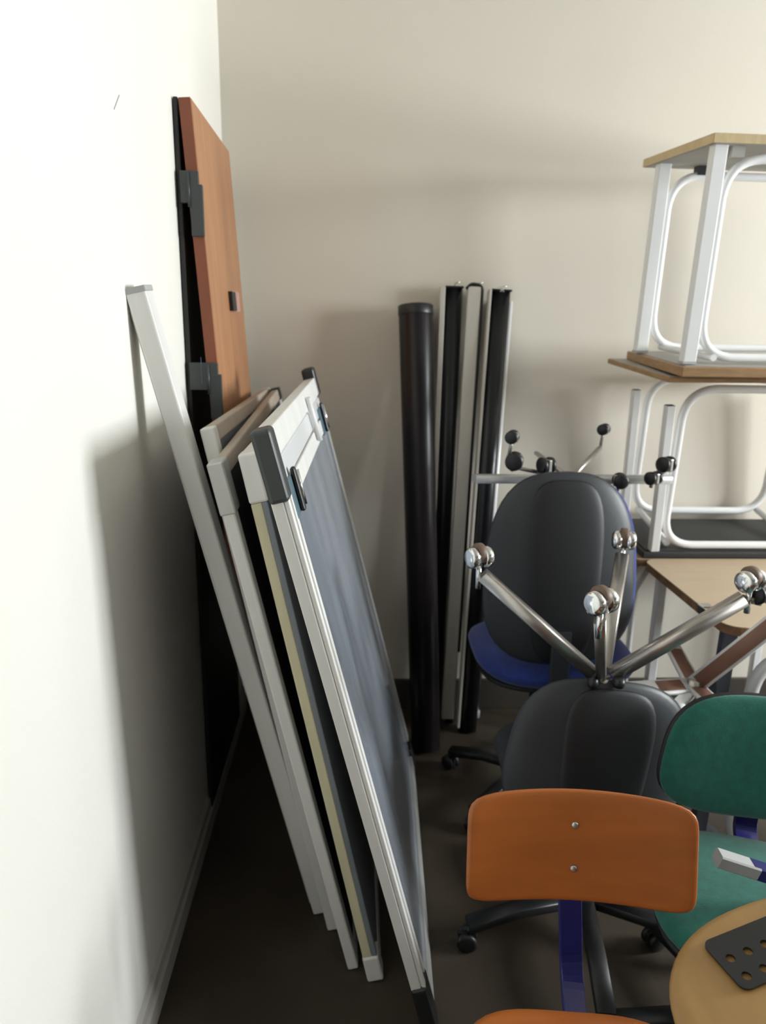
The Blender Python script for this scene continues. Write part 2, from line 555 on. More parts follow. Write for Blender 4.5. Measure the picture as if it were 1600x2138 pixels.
box(bm, Tp - 0.001, Tp + 0.0015, 0.345, 0.47, 1.545, 1.605)
obj('patch', bm, M_pink, t, 'pinkish white label sticker', M=Ml)


# ------------------------------------------------------------------ tall black tubes and cases on the back wall
def between(a, b):
    a, b = V(a), V(b)
    q = V((0, 0, 1)).rotation_difference((b - a).normalized())
    return Matrix.Translation(a) @ q.to_matrix().to_4x4(), (b - a).length


a, b = (0.715, 2.335, 0.012), (0.655, 2.575, 1.575)
Mx, Lt = between(a, b)
t = thing('black_tube', 'thick dark brown black tube, shortest and leftmost of the upright tubes on the back wall', 'tube', a)
bm = bmesh.new()
lathe(bm, [(0.050, 0), (0.053, 0.004), (0.0595, Lt - 0.006), (0.058, Lt)], n=32)
o = obj('barrel', bm, mat('brown_black_tube', (0.011, 0.008, 0.009), 0.32, var=0.15, spec=0.3), t, M=Matrix.Translation(-V(a)) @ Mx)
bm = bmesh.new()
lathe(bm, [(0.0605, Lt - 0.030), (0.0612, Lt - 0.028), (0.0612, Lt + 0.001), (0.057, Lt + 0.004), (0, Lt + 0.004)], n=32)
obj('end_cap', bm, M_blackp, t, M=Matrix.Translation(-V(a)) @ Mx)


def case(name, label, a, b, w, d, slat, rim=False, knob=False):
    Mx, Lt = between(a, b)
    t = thing(name, label, 'screen case', a)
    X = Matrix.Translation(-V(a)) @ Mx
    bm = bmesh.new()
    prof = [(w / 2 * math.cos(q) if abs(math.cos(q)) > 1e-6 else 0.0, -d / 2 * math.sin(q)) for q in [PI * k / 10 for k in range(11)]]
    prof += [(-w / 2, d * 0.35), (w / 2, d * 0.35)]
    rings = []
    for z in (0, Lt * 0.5, Lt):
        rings.append([bm.verts.new((p[0], p[1], z)) for p in prof])
    K = len(prof)
    for A, B in zip(rings, rings[1:]):
        for k in range(K):
            f = bm.faces.new((A[k], A[(k + 1) % K], B[(k + 1) % K], B[k]))
            f.smooth = k < 10
    bm.faces.new(rings[0])
    bm.faces.new(rings[-1])
    obj('housing', bm, M_blackt, t, M=X)
    if slat:
        s0, s1 = slat
        bm = bmesh.new()
        box(bm, s0, s1, -d * 0.60, d * 0.1, 0.02, Lt + 0.004, bev=0.003)
        obj('slat_bar', bm, M_cream, t, 'cream slat bar', M=X)
    if rim:
        s0, s1 = slat
        bm = bmesh.new()
        tube(bm, [(s1 + 0.004, -d * 0.45, 0.3), (s1 + 0.004, -d * 0.45, Lt + 0.008), (s0 + 0.012, -d * 0.45, Lt + 0.012), (s0 - 0.004, -d * 0.45, Lt - 0.005)], 0.0065, 10, rad=0.018)
        obj('rim', bm, M_blackp, t, M=X)
    bm = bmesh.new()
    box(bm, -w / 2 - 0.001, w / 2 + 0.001, -d / 2 - 0.001, d * 0.36, Lt - 0.001, Lt + 0.006, bev=0.002)
    obj('end_cap', bm, M_blackp, t, M=X)
    if knob:
        bm = bmesh.new()
        lathe(bm, [(0.016, Lt - 0.004), (0.017, Lt + 0.004), (0.012, Lt + 0.014), (0, Lt + 0.015)], c=(0.0, -0.01, 0), n=20)
        obj('end_knob', bm, M_chrome, t, 'small chrome end knob', M=X)
    bm = bmesh.new()
    tube(bm, [(0.0, 0, Lt), (0.004, 0, Lt + 0.016), (0.022, 0.0, Lt + 0.022)], 0.0025, 8)
    obj('hanging_loop', bm, M_chrome2, t, M=X)
    return t


case('screen_case', 'slim black screen case with cream strip, just right of the thick short tube', (0.775, 2.565, 0.006), (0.790, 2.605, 1.640), 0.062, 0.045, (-0.051, -0.032))
case('screen_case', 'black rimmed screen case with broad cream front slat, middle of the tall group', (0.826, 2.525, 0.006), (0.868, 2.595, 1.640), 0.036, 0.040, (-0.034, 0.012), rim=True)
case('screen_case', 'glossy black screen case with chrome knob on top, rightmost of the tall group', (0.888, 2.46, 0.006), (0.952, 2.59, 1.630), 0.068, 0.050, (-0.046, -0.036), knob=True)
a, b = (0.940, 2.555, 0.004), (0.992, 2.62, 1.60)
Mx, Lt = between(a, b)
t = thing('chrome_pole', 'thin shiny chrome pole standing at the right of the black screen cases', 'pole', a)
bm = bmesh.new()
lathe(bm, [(0.0085, 0.02), (0.0085, Lt * 0.45)], n=14)
obj('lower_tube', bm, M_chrome, t, M=Matrix.Translation(-V(a)) @ Mx)
bm = bmesh.new()
lathe(bm, [(0.011, Lt * 0.45), (0.0115, Lt * 0.45 + 0.004), (0.0115, Lt), (0, Lt + 0.001)], n=14)
obj('upper_tube', bm, M_whitemetal, t, M=Matrix.Translation(-V(a)) @ Mx)
bm = bmesh.new()
lathe(bm, [(0, 0), (0.011, 0.001), (0.011, 0.03), (0.008, 0.034)], n=14)
obj('foot_cap', bm, M_greyplastic, t, M=Matrix.Translation(-V(a)) @ Mx)


# ------------------------------------------------------------------ desks
def loop_frame(bm, y, x0, x1, z0, z1, r=0.0125, rad=0.10):
    pts = [(x0, y, z0), (x0, y, z1), (x1, y, z1), (x1, y, z0)]
    tube(bm, fillet(pts, rad, 8, closed=True), r, 14, closed=True)


def make_desk(label, loc, rot, W=0.62, Dp=0.44, H=0.575, top=0.024, m_top=M_desk, m_edge=M_deskedge, m_under=M_under,
              leg_top_gap=0.0, leg_len=None, yl=(0.03, 0.36), group=None, name='school_desk', dark=False):
    """upright desk; origin at near-left foot, x to the right, y to the back"""
    t = thing(name, label, 'desk', loc, rot, group)
    tt = obj('tabletop', bx(-0.012, W, 0.0, Dp, H - top + 0.002, H, bev=0.003), m_top, t)
    bm = bmesh.new()
    for q in ((-0.014, W + 0.002, -0.003, 0.001), (-0.014, W + 0.002, Dp - 0.001, Dp + 0.003)):
        box(bm, q[0], q[1], q[2], q[3], H - top, H - 0.001)
    for q in ((-0.015, -0.011), (W - 0.001, W + 0.003)):
        box(bm, q[0], q[1], 0, Dp, H - top, H - 0.001)
    obj('edge_band', bm, m_edge, tt)
    obj('underside', bx(-0.009, W - 0.003, 0.003, Dp - 0.003, H - top - 0.001, H - top + 0.003), m_under, tt)
    ll = leg_len or (H - top - leg_top_gap)
    for y in yl:
        bm = bmesh.new()
        loop_frame(bm, y + 0.012, 0.052, W - 0.052, 0.014, H - top - 0.028)
        obj('frame_loop', bm, M_whitemetal, t)
        for x in (0.018, W - 0.030):
            bm = bmesh.new()
            bar(bm, [(x, y, 0.0), (x, y, ll)], 0.040, 0.030, upv=(1, 0, 0))
            l = obj('leg', bm, M_whitemetal, t)
            bm = bmesh.new()
            box(bm, x - 0.021, x + 0.021, y - 0.016, y + 0.016, -0.003, 0.004)
            obj('foot_cap', bm, M_greyplastic, l)
        bm = bmesh.new()
        bx0 = 0.055 if y == yl[0] else 0.13
        box(bm, bx0, bx0 + 0.035, y - 0.004, y + 0.03, H - top - 0.028, H - top)
        obj('bracket', bm, M_blackp if y == yl[-1] else M_under, t)
    for x in (0.065, W - 0.065):
        bm = bmesh.new()
        tube(bm, [(x + 0.03, yl[0], 0.014), (x + 0.03, yl[1] + 0.02, 0.014)], 0.010, 10)
        obj('cross_rail', bm, M_whitemetal, t)
    return t


# desk A, near floor desk, pale beige top
def floor_desk(label, x, y, W, Dp, H, rnd=0.05):
    t = thing('school_desk', label, 'desk', (x, y, 0))
    bm = bmesh.new()
    n = 6
    P = []
    for cx_, cy_, a0 in ((rnd, rnd, PI), (W - rnd, rnd, 1.5 * PI), (W - rnd, Dp - rnd, 0), (rnd, Dp - rnd, PI / 2)):
        for k in range(n + 1):
            q = a0 + PI / 2 * k / n
            P.append((cx_ + rnd * math.cos(q), cy_ + rnd * math.sin(q)))
    def slab(bm, s, z0, z1):
        A = [bm.verts.new((W / 2 + (p[0] - W / 2) * s, Dp / 2 + (p[1] - Dp / 2) * s, z0)) for p in P]
        B = [bm.verts.new((v.co.x, v.co.y, z1)) for v in A]
        bm.faces.new(A[::-1]); bm.faces.new(B)
        for k in range(len(P)):
            bm.faces.new((A[k], A[(k + 1) % len(P)], B[(k + 1) % len(P)], B[k]))
    slab(bm, 1.0, H - 0.004, H)
    tt = obj('tabletop', bm, M_desk, t)
    bm = bmesh.new()
    slab(bm, 1.002, H - 0.026, H - 0.002)
    obj('edge_band', bm, M_chip, tt, 'worn dark chipboard edge')
    return t


t = floor_desk('worn beige floor desk with rounded dark edges, in front of and below the desk stack', 1.420, 1.70, 0.66, 0.575, 0.76)
bm = bmesh.new()
bar(bm, [(0.035, 0.07, 0.0), (0.045, 0.07, 0.734)], 0.040, 0.030, upv=(1, 0, 0))
obj('leg', bm, M_steelleg, t, 'dark steel leg')
bm = bmesh.new()
bar(bm, [(0.62, 0.07, 0.0), (0.61, 0.07, 0.734)], 0.040, 0.030, upv=(1, 0, 0))
obj('leg', bm, M_steelleg, t, 'dark steel leg')
for x in (0.04, 0.615):
    bm = bmesh.new()
    bar(bm, [(x, 0.50, 0.0), (x, 0.50, 0.734)], 0.030, 0.030)
    obj('leg', bm, M_whitemetal, t, 'white steel leg')
bm = bmesh.new()
loop_frame(bm, 0.05, 0.12, 0.58, 0.03, 0.66, r=0.018, rad=0.12)
obj('frame_loop', bm, M_whitemetal, t)
bm = bmesh.new()
box(bm, -0.004, 0.03, 0.13, 0.165, 0.733, 0.764, bev=0.004)
obj('corner_clip', bm, M_chrome, t, 'chrome clip on the table edge')

t2 = floor_desk('dark edged floor desk pushed against the back wall, under the upturned white desk', 1.385, 2.285, 0.72, 0.345, 0.757, rnd=0.03)
for x in (0.03, 0.075, 0.66):
    bm = bmesh.new()
    tube(bm, [(x, 0.12, 0.0), (x, 0.12, 0.60), (x + 0.07, 0.12, 0.731)], 0.011, 12, rad=0.08)
    obj('leg', bm, M_whitemetal, t2)
bm = bmesh.new()
bar(bm, [(0.66, 0.28, 0), (0.66, 0.28, 0.731)], 0.03, 0.03)
obj('leg', bm, M_whitemetal, t2)

# desk B, upside down on the floor desk, dark underside up
HB = 0.60
tb = thing('school_desk', 'upturned white framed desk with dark underside, lowest of the stacked white desks', 'desk', (1.425, 2.285, 0.759), (math.radians(5.0), 0, 0))
WB, DB = 0.64, 0.335
tt = obj('tabletop', bx(0.0, WB, 0, DB, 0.0, 0.022, bev=0.003), M_darkunder, tb)
obj('underside', bx(0.012, WB - 0.01, 0.01, DB - 0.01, 0.0215, 0.026), M_darkunder, tt, 'dark brown black underside')
for i, y in enumerate((0.012, 0.30)):
    bm = bmesh.new()
    loop_frame(bm, y + 0.012, 0.070, WB - 0.07, 0.040 if i == 0 else 0.065, 0.572 - 0.012 * i, r=0.0135, rad=0.10)
    obj('frame_loop', bm, M_whitemetal, tb)
    for x in (0.038, WB - 0.03):
        bm = bmesh.new()
        # square tube; dark plate on its end paints the hollow's shade
        bar(bm, [(x, y, 0.026), (x - (0.018 if x < 0.3 else -0.018), y, 0.520 + 0.0 * i)], 0.030, 0.030, upv=(1, 0, 0))
        l = obj('leg', bm, M_whitemetal, tb)
        xx = x - (0.018 if x < 0.3 else -0.018)
        obj('tube_end_shade', bx(xx - 0.011, xx + 0.011, y - 0.011, y + 0.011, 0.5205, 0.5215), M_darkunder, l)
for x in (0.09, WB - 0.09):
    bm = bmesh.new()
    tube(bm, [(x, 0.03, 0.045), (x, 0.31, 0.070)], 0.012, 10)
    obj('cross_rail', bm, M_whitemetal, tb)

# loose tabletops between the stacked desks
TILT = math.radians(3.6)
t = thing('loose_tabletop', 'thin worn brown board sticking out furthest left beneath the top desk', 'board', (1.362, 2.105, 1.360), (TILT + 0.02, 0, math.radians(5)))
obj('board', bx(0.0, 0.66, -0.01, 0.42, 0.0, 0.016, bev=0.003), M_deskedge, t)
obj('veneer', bx(0.004, 0.655, -0.006, 0.415, 0.0155, 0.0175), M_under, t)
t = thing('loose_tabletop', 'brown edged tabletop with grey surface directly under the feet of the top desk', 'board', (1.372, 2.035, 1.380), (TILT, 0, math.radians(-1.5)))
obj('board', bx(0.0, 0.68, -0.0, 0.47, 0.0, 0.028, bev=0.003), M_deskedge, t)
obj('veneer', bx(0.014, 0.668, 0.012, 0.46, 0.0275, 0.030), M_under, t, 'grey surface')

# desk D on top, upright
make_desk('topmost desk of the stack, upright, with wooden edged top and white loop frame', (1.388, 2.050, 1.417), (TILT, 0, math.radians(2.0)), H=0.590, m_edge=M_deskedge2)


# ------------------------------------------------------------------ swivel chairs
def star_base(parent, hub, arms, m_arm, aw, ah, hub_r=0.028, drop=0.0, name='arm', upv=(0, 0, 1)):
    for e in arms:
        bm = bmesh.new()
        h = V(hub)
        e = V(e)
        d = (e - h)
        st = h + d.normalized() * 0.01
        bar(bm, [st, h + d * 0.5 + V((0, 0, drop)), e], aw, ah, upv=upv) if drop else bar(bm, [st, e], aw, ah, upv=upv)
        obj(name, bm, m_arm, parent)


def castor(parent, c, yaw, m_hood, m_wheel, r=0.024, up_=1, hood=True, stem=0.03):
    """twin wheel castor, wheels at c, stem towards -up_"""
    c = V(c)
    q = Matrix.Translation(c) @ Matrix.Rotation(yaw, 4, 'Z')
    bm = bmesh.new()
    for s in (-1, 1):
        lathe(bm, [(0, 0), (r * 0.7, 0), (r, 0.004), (r, 0.013), (r * 0.75, 0.016), (0, 0.017)], c=(s * 0.006, 0, 0), axis=(s, 0, 0), n=20)
    w_ = obj('castor', bm, m_wheel, parent, M=q)
    bm = bmesh.new()
    tube(bm, [(0, 0, 0), (0, 0.006, -up_ * stem)], 0.0055, 8)
    if hood:
        box(bm, -0.0055, 0.0055, -r * 0.9, r * 0.9, -r * 0.75, r * 0.75, bev=0.002)
    obj('castor_stem', bm, m_hood, w_, M=q)
    return w_


def chrome_castor(parent, c, yaw):
    c = V(c)
    q = Matrix.Translation(c) @ Matrix.Rotation(yaw, 4, 'Z')
    bm = bmesh.new()
    # chrome hood: hollow drum either side of the wheel
    for s in (-1, 1):
        lathe(bm, [(0.0235, 0.0), (0.0250, 0.010), (0.0235, 0.018), (0.016, 0.023), (0, 0.024)], c=(s * 0.007, 0, 0), axis=(s, 0, 0), n=22)
    h = obj('castor', bm, M_chrome, parent, M=q)
    bm = bmesh.new()
    lathe(bm, [(0, -0.0085), (0.022, -0.0085), (0.0235, -0.006), (0.0235, 0.006), (0.022, 0.0085), (0, 0.0085)], c=(0, 0.002, 0.009), axis=(1, 0, 0), n=22)
    obj('wheel', bm, mat('brown_rubber', (0.16, 0.10, 0.07), 0.5), h, M=q)
    bm = bmesh.new()
    tube(bm, [(0, 0, -0.015), (0, 0.0, -0.075)], 0.0065, 10)
    obj('castor_stem', bm, M_chrome, h, M=q)


def swivel_chair(name, label, back_c, back_rot, bW, bH, seat_c, seat_w, seat_d, m_fab, m_shell, base_c, base_r, base_a, yaw,
                 taper=0.06, p=2.9, spine=True, base_h=0.085, roll=0.0):
    """chair with its back towards the camera. all coordinates world"""
    o0 = V((base_c[0], base_c[1], 0))
    t = thing(name, label, 'chair', o0)
    Mo = Matrix.Translation(-o0)
    Mb = Mo @ Matrix.Translation(back_c) @ Matrix.Rotation(yaw, 4, 'Z') @ Matrix.Rotation(back_rot, 4, 'X') @ Matrix.Rotation(roll, 4, 'Y')
    bm = bmesh.new()
    pad(bm, bW, bH, 0.030, cx=0.7, cy=0.25, p=p, taper=taper, flat=7)
    s = obj('back_shell', bm, m_shell, t, M=Mb)
    if spine:
        bm = bmesh.new()
        pad(bm, bW * 0.48, bH * 0.95, 0.020, cx=0.7, cy=0.25, p=3.5, taper=-0.12, flat=8)
        obj('spine_panel', bm, M_shelldark, s, 'darker middle panel', M=Mb @ Matrix.Translation((0.004, -0.013, -0.008)))
    bm = bmesh.new()
    pad(bm, bW * 1.0, bH * 0.985, 0.030, cx=0.7, cy=0.25, p=p, taper=taper, flat=4, T2=0.055)
    obj('backrest', bm, m_fab, t, M=Mb @ Matrix.Translation((0.016, 0.024, -0.004)))
    Ms = Mo @ Matrix.Translation(seat_c) @ Matrix.Rotation(yaw, 4, 'Z') @ Matrix.Rotation(-PI / 2, 4, 'X')
    bm = bmesh.new()
    pad(bm, seat_w, seat_d, 0.075, cx=0.0, cy=0.25, p=3.0, flat=3.5, T2=0.115)
    obj('seat', bm, m_fab, t, M=Ms)
    bm = bmesh.new()
    pad(bm, seat_w * 0.93, seat_d * 0.9, 0.05, p=3.0, flat=4)
    obj('seat_pan', bm, M_shelldark, t, M=Ms @ Matrix.Translation((0, 0.052, 0)))
    # back bracket
    sc = V(seat_c) - o0
    bc = V(back_c) - o0
    dr = V((math.sin(-yaw) * -1, -math.cos(yaw), 0))
    bot = bc + V((0, 0, -bH * 0.30)) + dr * 0.035
    low = V((bot.x, bot.y, sc.z - 0.055)) + dr * 0.01
    bm = bmesh.new()
    bar(bm, [bot, low, V((sc.x, sc.y, sc.z - 0.06))], 0.055, 0.018, rad=0.03, upv=(math.cos(yaw), math.sin(yaw), 0))
    obj('back_bracket', bm, M_shell, t)
    bm = bmesh.new()
    z1 = sc.z - 0.06
    lathe(bm, [(0.035, base_h - 0.02), (0.035, base_h + 0.03), (0.026, base_h + 0.035), (0.026, base_h + 0.14), (0.015, base_h + 0.145), (0.015, z1)], n=20)
    obj('column', bm, M_blackp, t)
    star = obj('column_ring', (lambda b_: (lathe(b_, [(0.028, base_h + 0.14), (0.03, base_h + 0.15), (0.028, base_h + 0.16)], n=20), b_)[1])(bmesh.new()), M_chrome2, t)
    for k in range(5):
        a_ = math.radians(base_a + 72 * k)
        e = V((base_r * math.cos(a_), base_r * math.sin(a_), base_h - 0.018))
        bm = bmesh.new()
        h = V((0.02 * math.cos(a_), 0.02 * math.sin(a_), base_h + 0.01))
        sweep(bm, [h, h.lerp(e, 0.55) + V((0, 0, 0.012)), e], sq(0.026, 0.042), upv=(0, 0, 1))
        obj('base_arm', bm, M_blackp, t)
        castor(t, V((e.x, e.y, 0.0255)), a_ + 0.6 * k, M_blackp, M_blackp, r=0.025, up_=-1, stem=0.045)
    # tilt lever
    return t


ch = swivel_chair('office_chair', 'tall charcoal backed office chair with royal blue upholstery, facing the back wall', (1.050, 1.945, 0.828), math.radians(-6), 0.445, 0.575,
                  (1.085, 2.150, 0.500), 0.51, 0.47, M_bluefab, M_shell, (1.03, 2.08), 0.28, 5, math.radians(0), taper=0.08, p=2.8)
bm = bmesh.new()
tube(bm, [(0.03, -0.07, 0.415), (-0.045, -0.13, 0.375)], 0.006, 8)
obj('lever', bm, M_chrome, ch, 'chrome lever')
bm = bmesh.new()
tube(bm, [(0.2, -0.19, 0.88), (0.16, -0.21, 0.42)], 0.010, 10)

ch = swivel_chair('office_chair', 'low dark grey office chair with rounded plain back, directly behind the orange chair', (1.025, 1.448, 0.540), math.radians(-9), 0.440, 0.375,
                  (1.035, 1.640, 0.425), 0.42, 0.38, M_greydarkfab, M_shell, (1.04, 1.52), 0.31, 46, math.radians(3), taper=0.08, p=3.0, spine=True, roll=math.radians(8))

# green chair facing the camera
yaw = math.radians(-12)
o0 = V((1.285, 1.20, 0))
t = thing('office_chair', 'green upholstered chair facing the camera, at the right behind the yellow seat', 'chair', o0)
Mo = Matrix.Translation(V((1.352, 1.370, 0.592)) - o0) @ Matrix.Rotation(yaw, 4, 'Z') @ Matrix.Rotation(math.radians(-12), 4, 'X')
bm = bmesh.new()
pad(bm, 0.43, 0.275, 0.045, cx=-0.6, cy=0.2, p=3.0, flat=4, taper=0.12)
obj('backrest', bm, M_greenfab, t, M=Mo)
bm = bmesh.new()
pad(bm, 0.435, 0.277, 0.03, cx=-0.6, cy=0.2, p=3.0, flat=6, taper=0.12)
obj('back_shell', bm, M_shelldark, t, M=Mo @ Matrix.Translation((0, 0.02, 0)))
bm = bmesh.new()
pad(bm, 0.42, 0.40, 0.06, p=2.9, flat=4, cy=0.2)
Ms = Matrix.Translation(V((1.252, 1.150, 0.415)) - o0) @ Matrix.Rotation(math.radians(-20), 4, 'Z') @ Matrix.Rotation(-PI / 2, 4, 'X')
obj('seat', bm, M_greenfab, t, M=Ms)
bm = bmesh.new()
pad(bm, 0.40, 0.38, 0.04, p=2.9, flat=5)
obj('seat_pan', bm, M_shelldark, t, M=Ms @ Matrix.Translation((0, 0.035, 0)))
bm = bmesh.new()
bc = V((1.352, 1.370, 0.55)) - o0
dr = V((-math.sin(yaw), math.cos(yaw), 0))
bar(bm, [bc + dr * 0.03, bc + dr * 0.04 + V((0, 0, -0.17)), V((0, 0, 0.36))], 0.05, 0.014, rad=0.03, upv=(math.cos(yaw), math.sin(yaw), 0))
obj('back_bracket', bm, M_bluesteel, t, 'dark blue back bracket')
bm = bmesh.new()
lathe(bm, [(0.03, 0.07), (0.03, 0.22), (0.014, 0.225), (0.014, 0.35)], n=18)
obj('column', bm, M_blackp, t)
for k in range(5):
    a_ = math.radians(35 + 72 * k)
    e = V((0.27 * math.cos(a_), 0.27 * math.sin(a_), 0.066))
    bm = bmesh.new()
    sweep(bm, [V((0, 0, 0.085)), e], sq(0.026, 0.04), upv=(0, 0, 1))
    obj('base_arm', bm, M_blackp, t)
    castor(t, V((e.x, e.y, 0.0255)), a_, M_blackp, M_blackp, r=0.025, up_=-1, stem=0.04)

# ------------------------------------------------------------------ upturned stools with their bases in the air
# 1: chrome four-armed base with chrome castors, seat resting on the grey chair
hub = V((1.022, 1.500, 0.715))
o0 = V((1.045, 1.60, 0.462))
t = thing('upturned_stool', 'upturned stool with four chrome arms and shiny hooded castors, above the low grey chair', 'stool', o0)
ends = [V((0.742, 1.555, 0.955)), V((1.148, 1.768, 0.932)), V((0.925, 1.285, 0.955)), V((1.303, 1.450, 0.938))]
for i, e in enumerate(ends):
    bm = bmesh.new()
    h = hub - o0
    e_ = e - o0
    st = h + (e_ - h) * 0.08
    sweep(bm, [st, e_], sq(0.028, 0.034) if i != 2 else sq(0.018, 0.022), upv=(0, 0, 1))
    obj('arm', bm, M_chrome2, t)
    cc = e_ + (e_ - h).normalized() * 0.012 + V((0, 0, 0.034))
    chrome_castor(t, cc, (0.35, -0.25, 0.5, 0.45)[i])
castor(t, V((1.345, 1.46, 0.945)) - o0, 0.5, M_chrome2, M_blackp, r=0.022, up_=1, stem=0.025)
bm = bmesh.new()
sweep(bm, [ends[3] - o0, V((1.345, 1.46, 0.925)) - o0], sq(0.014, 0.016), upv=(0, 0, 1))
obj('castor_arm', bm, M_chrome2, t)
bm = bmesh.new()
h = hub - o0
lathe(bm, [(0.0, 0.012), (0.022, 0.010), (0.024, -0.02), (0.022, -0.05), (0.016, -0.055)], c=h, n=20)
obj('hub', bm, M_chrome2, t)
bm = bmesh.new()
lathe(bm, [(0.010, 0.0), (0.013, 0.01), (0.010, 0.022), (0, 0.024)], c=h + V((-0.03, -0.03, 0.0)), n=14)
lathe(bm, [(0.012, 0.0), (0.015, 0.01), (0.012, 0.02), (0, 0.022)], c=h + V((0.03, -0.03, 0.0)), n=14)
obj('hub_cap', bm, M_blackp, t)
bm = bmesh.new()
tube(bm, [h + V((0, 0, -0.04)), V((0, 0, 0.055))], 0.014, 12)
obj('column', bm, M_blackp, t)
bm = bmesh.new()
pad(bm, 0.34, 0.34, 0.05, p=2.3, flat=4)
obj('seat', bm, M_greydarkfab, t, M=Matrix.Translation((0, 0.04, 0.028)) @ Matrix.Rotation(PI / 2, 4, 'X'))

# 2: base with black twin castors behind the blue chair
hub = V((1.118, 2.165, 1.062))
o0 = V((1.118, 2.215, 0.555))
t = thing('upturned_stool', 'upturned stool with grey metal star base and black twin castors, above the blue chair', 'stool', o0)
h = hub - o0
ar = [(0.806, 2.10, 1.068), (1.408, 2.100, 1.070), (0.905, 2.030, 1.118), (1.285, 2.400, 1.118), (1.085, 2.475, 1.085)]
for i, e in enumerate(ar):
    e_ = V(e) - o0
    bm = bmesh.new()
    sweep(bm, [h + (e_ - h) * 0.05 + V((0, 0, -0.006)), e_], sq(0.024, 0.034) if i < 2 else sq(0.012, 0.014), upv=(0, 0, 1))
    obj('arm', bm, M_alu2 if i < 2 else M_chrome2, t)
bm = bmesh.new()
lathe(bm, [(0.0, 0.014), (0.03, 0.012), (0.032, -0.01), (0.026, -0.05), (0.0, -0.052)], c=h, n=20)
obj('hub', bm, M_blackp, t)
for c_ in ((-0.058, -0.055, 0.004), (0.012, -0.055, 0.002)):
    bm = bmesh.new()
    lathe(bm, [(0.0, -0.012), (0.013, -0.010), (0.016, 0.0), (0.013, 0.010), (0, 0.012)], c=h + V(c_), axis=(0, -1, 0), n=18)
    obj('hub_cap', bm, M_chrome, t, 'chrome cap')
for (x, y, z), r_, yw in (((0.898, 2.030, 1.205), 0.019, 1.2), ((0.908, 2.03, 1.135), 0.026, 1.3), ((1.01, 2.06, 1.118), 0.024, 0.4),
                      ((1.292, 2.400, 1.180), 0.019, 1.0), ((1.232, 2.05, 1.075), 0.022, 1.4), ((1.335, 2.06, 1.082), 0.020, 0.5), ((1.382, 2.09, 1.118), 0.024, 0.5)):
    castor(t, V((x, y, z)) - o0, yw, M_chrome2, M_blackp, r=r_, up_=1, stem=0.055 if z > 1.15 else 0.03)
bm = bmesh.new()
tube(bm, [h + V((0, 0, -0.04)), V((0, 0, 0.05))], 0.014, 12)
obj('column', bm, M_blackp, t)
bm = bmesh.new()
pad(bm, 0.32, 0.32, 0.05, p=2.3, flat=4)
obj('seat', bm, M_greydarkfab, t, M=Matrix.Translation((0, 0.0, 0.032)) @ Matrix.Rotation(PI / 2, 4, 'X'))

# 3: brown topped flat cross base behind the green chair
hub = V((1.385, 1.765, 0.560))
o0 = V((1.40, 1.80, 0.0))
t = thing('upturned_stool', 'upturned stool with flat white and brown cross arms, behind the green chair backrest', 'stool', o0)
h = hub - o0
for i, e in enumerate(((1.165, 1.735, 0.563), (1.425, 2.02, 0.575), (1.400, 1.600, 0.555), (1.520, 1.640, 0.815))):
    e_ = V(e) - o0
    bm = bmesh.new()
    n_ = V((-0.3, -0.75, 0.6)) if i == 3 else V((0, -0.35, 1))
    sweep(bm, [h, e_], sq(0.012, 0.050), upv=n_)
    a_ = obj('arm', bm, M_whitemetal, t)
    bm = bmesh.new()
    d_ = (e_ - h).normalized()
    nn = (n_ - d_ * n_.dot(d_)).normalized()
    sweep(bm, [h + nn * 0.006 + d_ * (0.02 if i != 0 else 0.035), (e_ if i != 0 else h.lerp(e_, 0.55)) + nn * 0.006 - d_ * (0.012 if i != 1 else 0.06)], sq(0.004, 0.036), upv=n_)
    obj('wood_strip', bm, M_brownbar, a_, 'brown wooden strip')
bm = bmesh.new()
lathe(bm, [(0.0, 0.02), (0.02, 0.018), (0.022, -0.04), (0.012, -0.045), (0.012, -0.5), (0.0, -0.5)], c=h, n=18)
obj('column', bm, M_chrome2, t)
bm = bmesh.new()
lathe(bm, [(0.014, 0.0), (0.022, 0.006), (0.022, 0.024), (0.014, 0.03), (0, 0.031)], c=V((1.30, 1.68, 0.535)) - o0, axis=(0.3, -1, 0.2), n=18)
obj('glide', bm, M_whitemetal, t, 'white plastic glide')
bm = bmesh.new()
bar(bm, [V((1.30, 1.69, 0.53)) - o0, h + V((0, 0, -0.01))], 0.02, 0.03)
obj('glide_arm', bm, M_whitemetal, t)
bm = bmesh.new()
pad(bm, 0.32, 0.32, 0.05, p=2.3, flat=4)
obj('seat', bm, M_greydarkfab, t, M=Matrix.Translation((0, 0.0, 0.03)) @ Matrix.Rotation(PI / 2, 4, 'X'))

# ------------------------------------------------------------------ orange plywood chair
yaw = math.radians(-6)
o0 = V((0.80, 0.86, 0))
t = thing('plywood_chair', 'orange varnished plywood chair with indigo post, low in the front facing the camera', 'chair', o0)
Mb = Matrix.Translation(V((0.850, 1.085, 0.600)) - o0) @ Matrix.Rotation(yaw, 4, 'Z') @ Matrix.Rotation(math.radians(-14), 4, 'X')
bm = bmesh.new()
pad(bm, 0.400, 0.192, 0.012, cx=-0.75, cy=0.0, p=9.0, flat=30, segs=96, rings=10)
for v_ in bm.verts:   # gently crowned top edge
    v_.co.z += (0.012 if v_.co.z > 0 else 0.004) * (1 - (v_.co.x / 0.2) ** 2)
bk = obj('backrest', bm, M_orangeply, t, M=Mb)
for zz in (0.042, -0.036):
    bm = bmesh.new()
    lathe(bm, [(0.0065, 0.0), (0.0062, 0.003), (0.004, 0.0045), (0, 0.0048)], c=(-0.008, -0.006, zz + 0.004), axis=(0, -1, 0), n=16)
    obj('bolt', bm, M_chrome2, bk, 'dull round bolt head', M=Mb)
bm = bmesh.new()
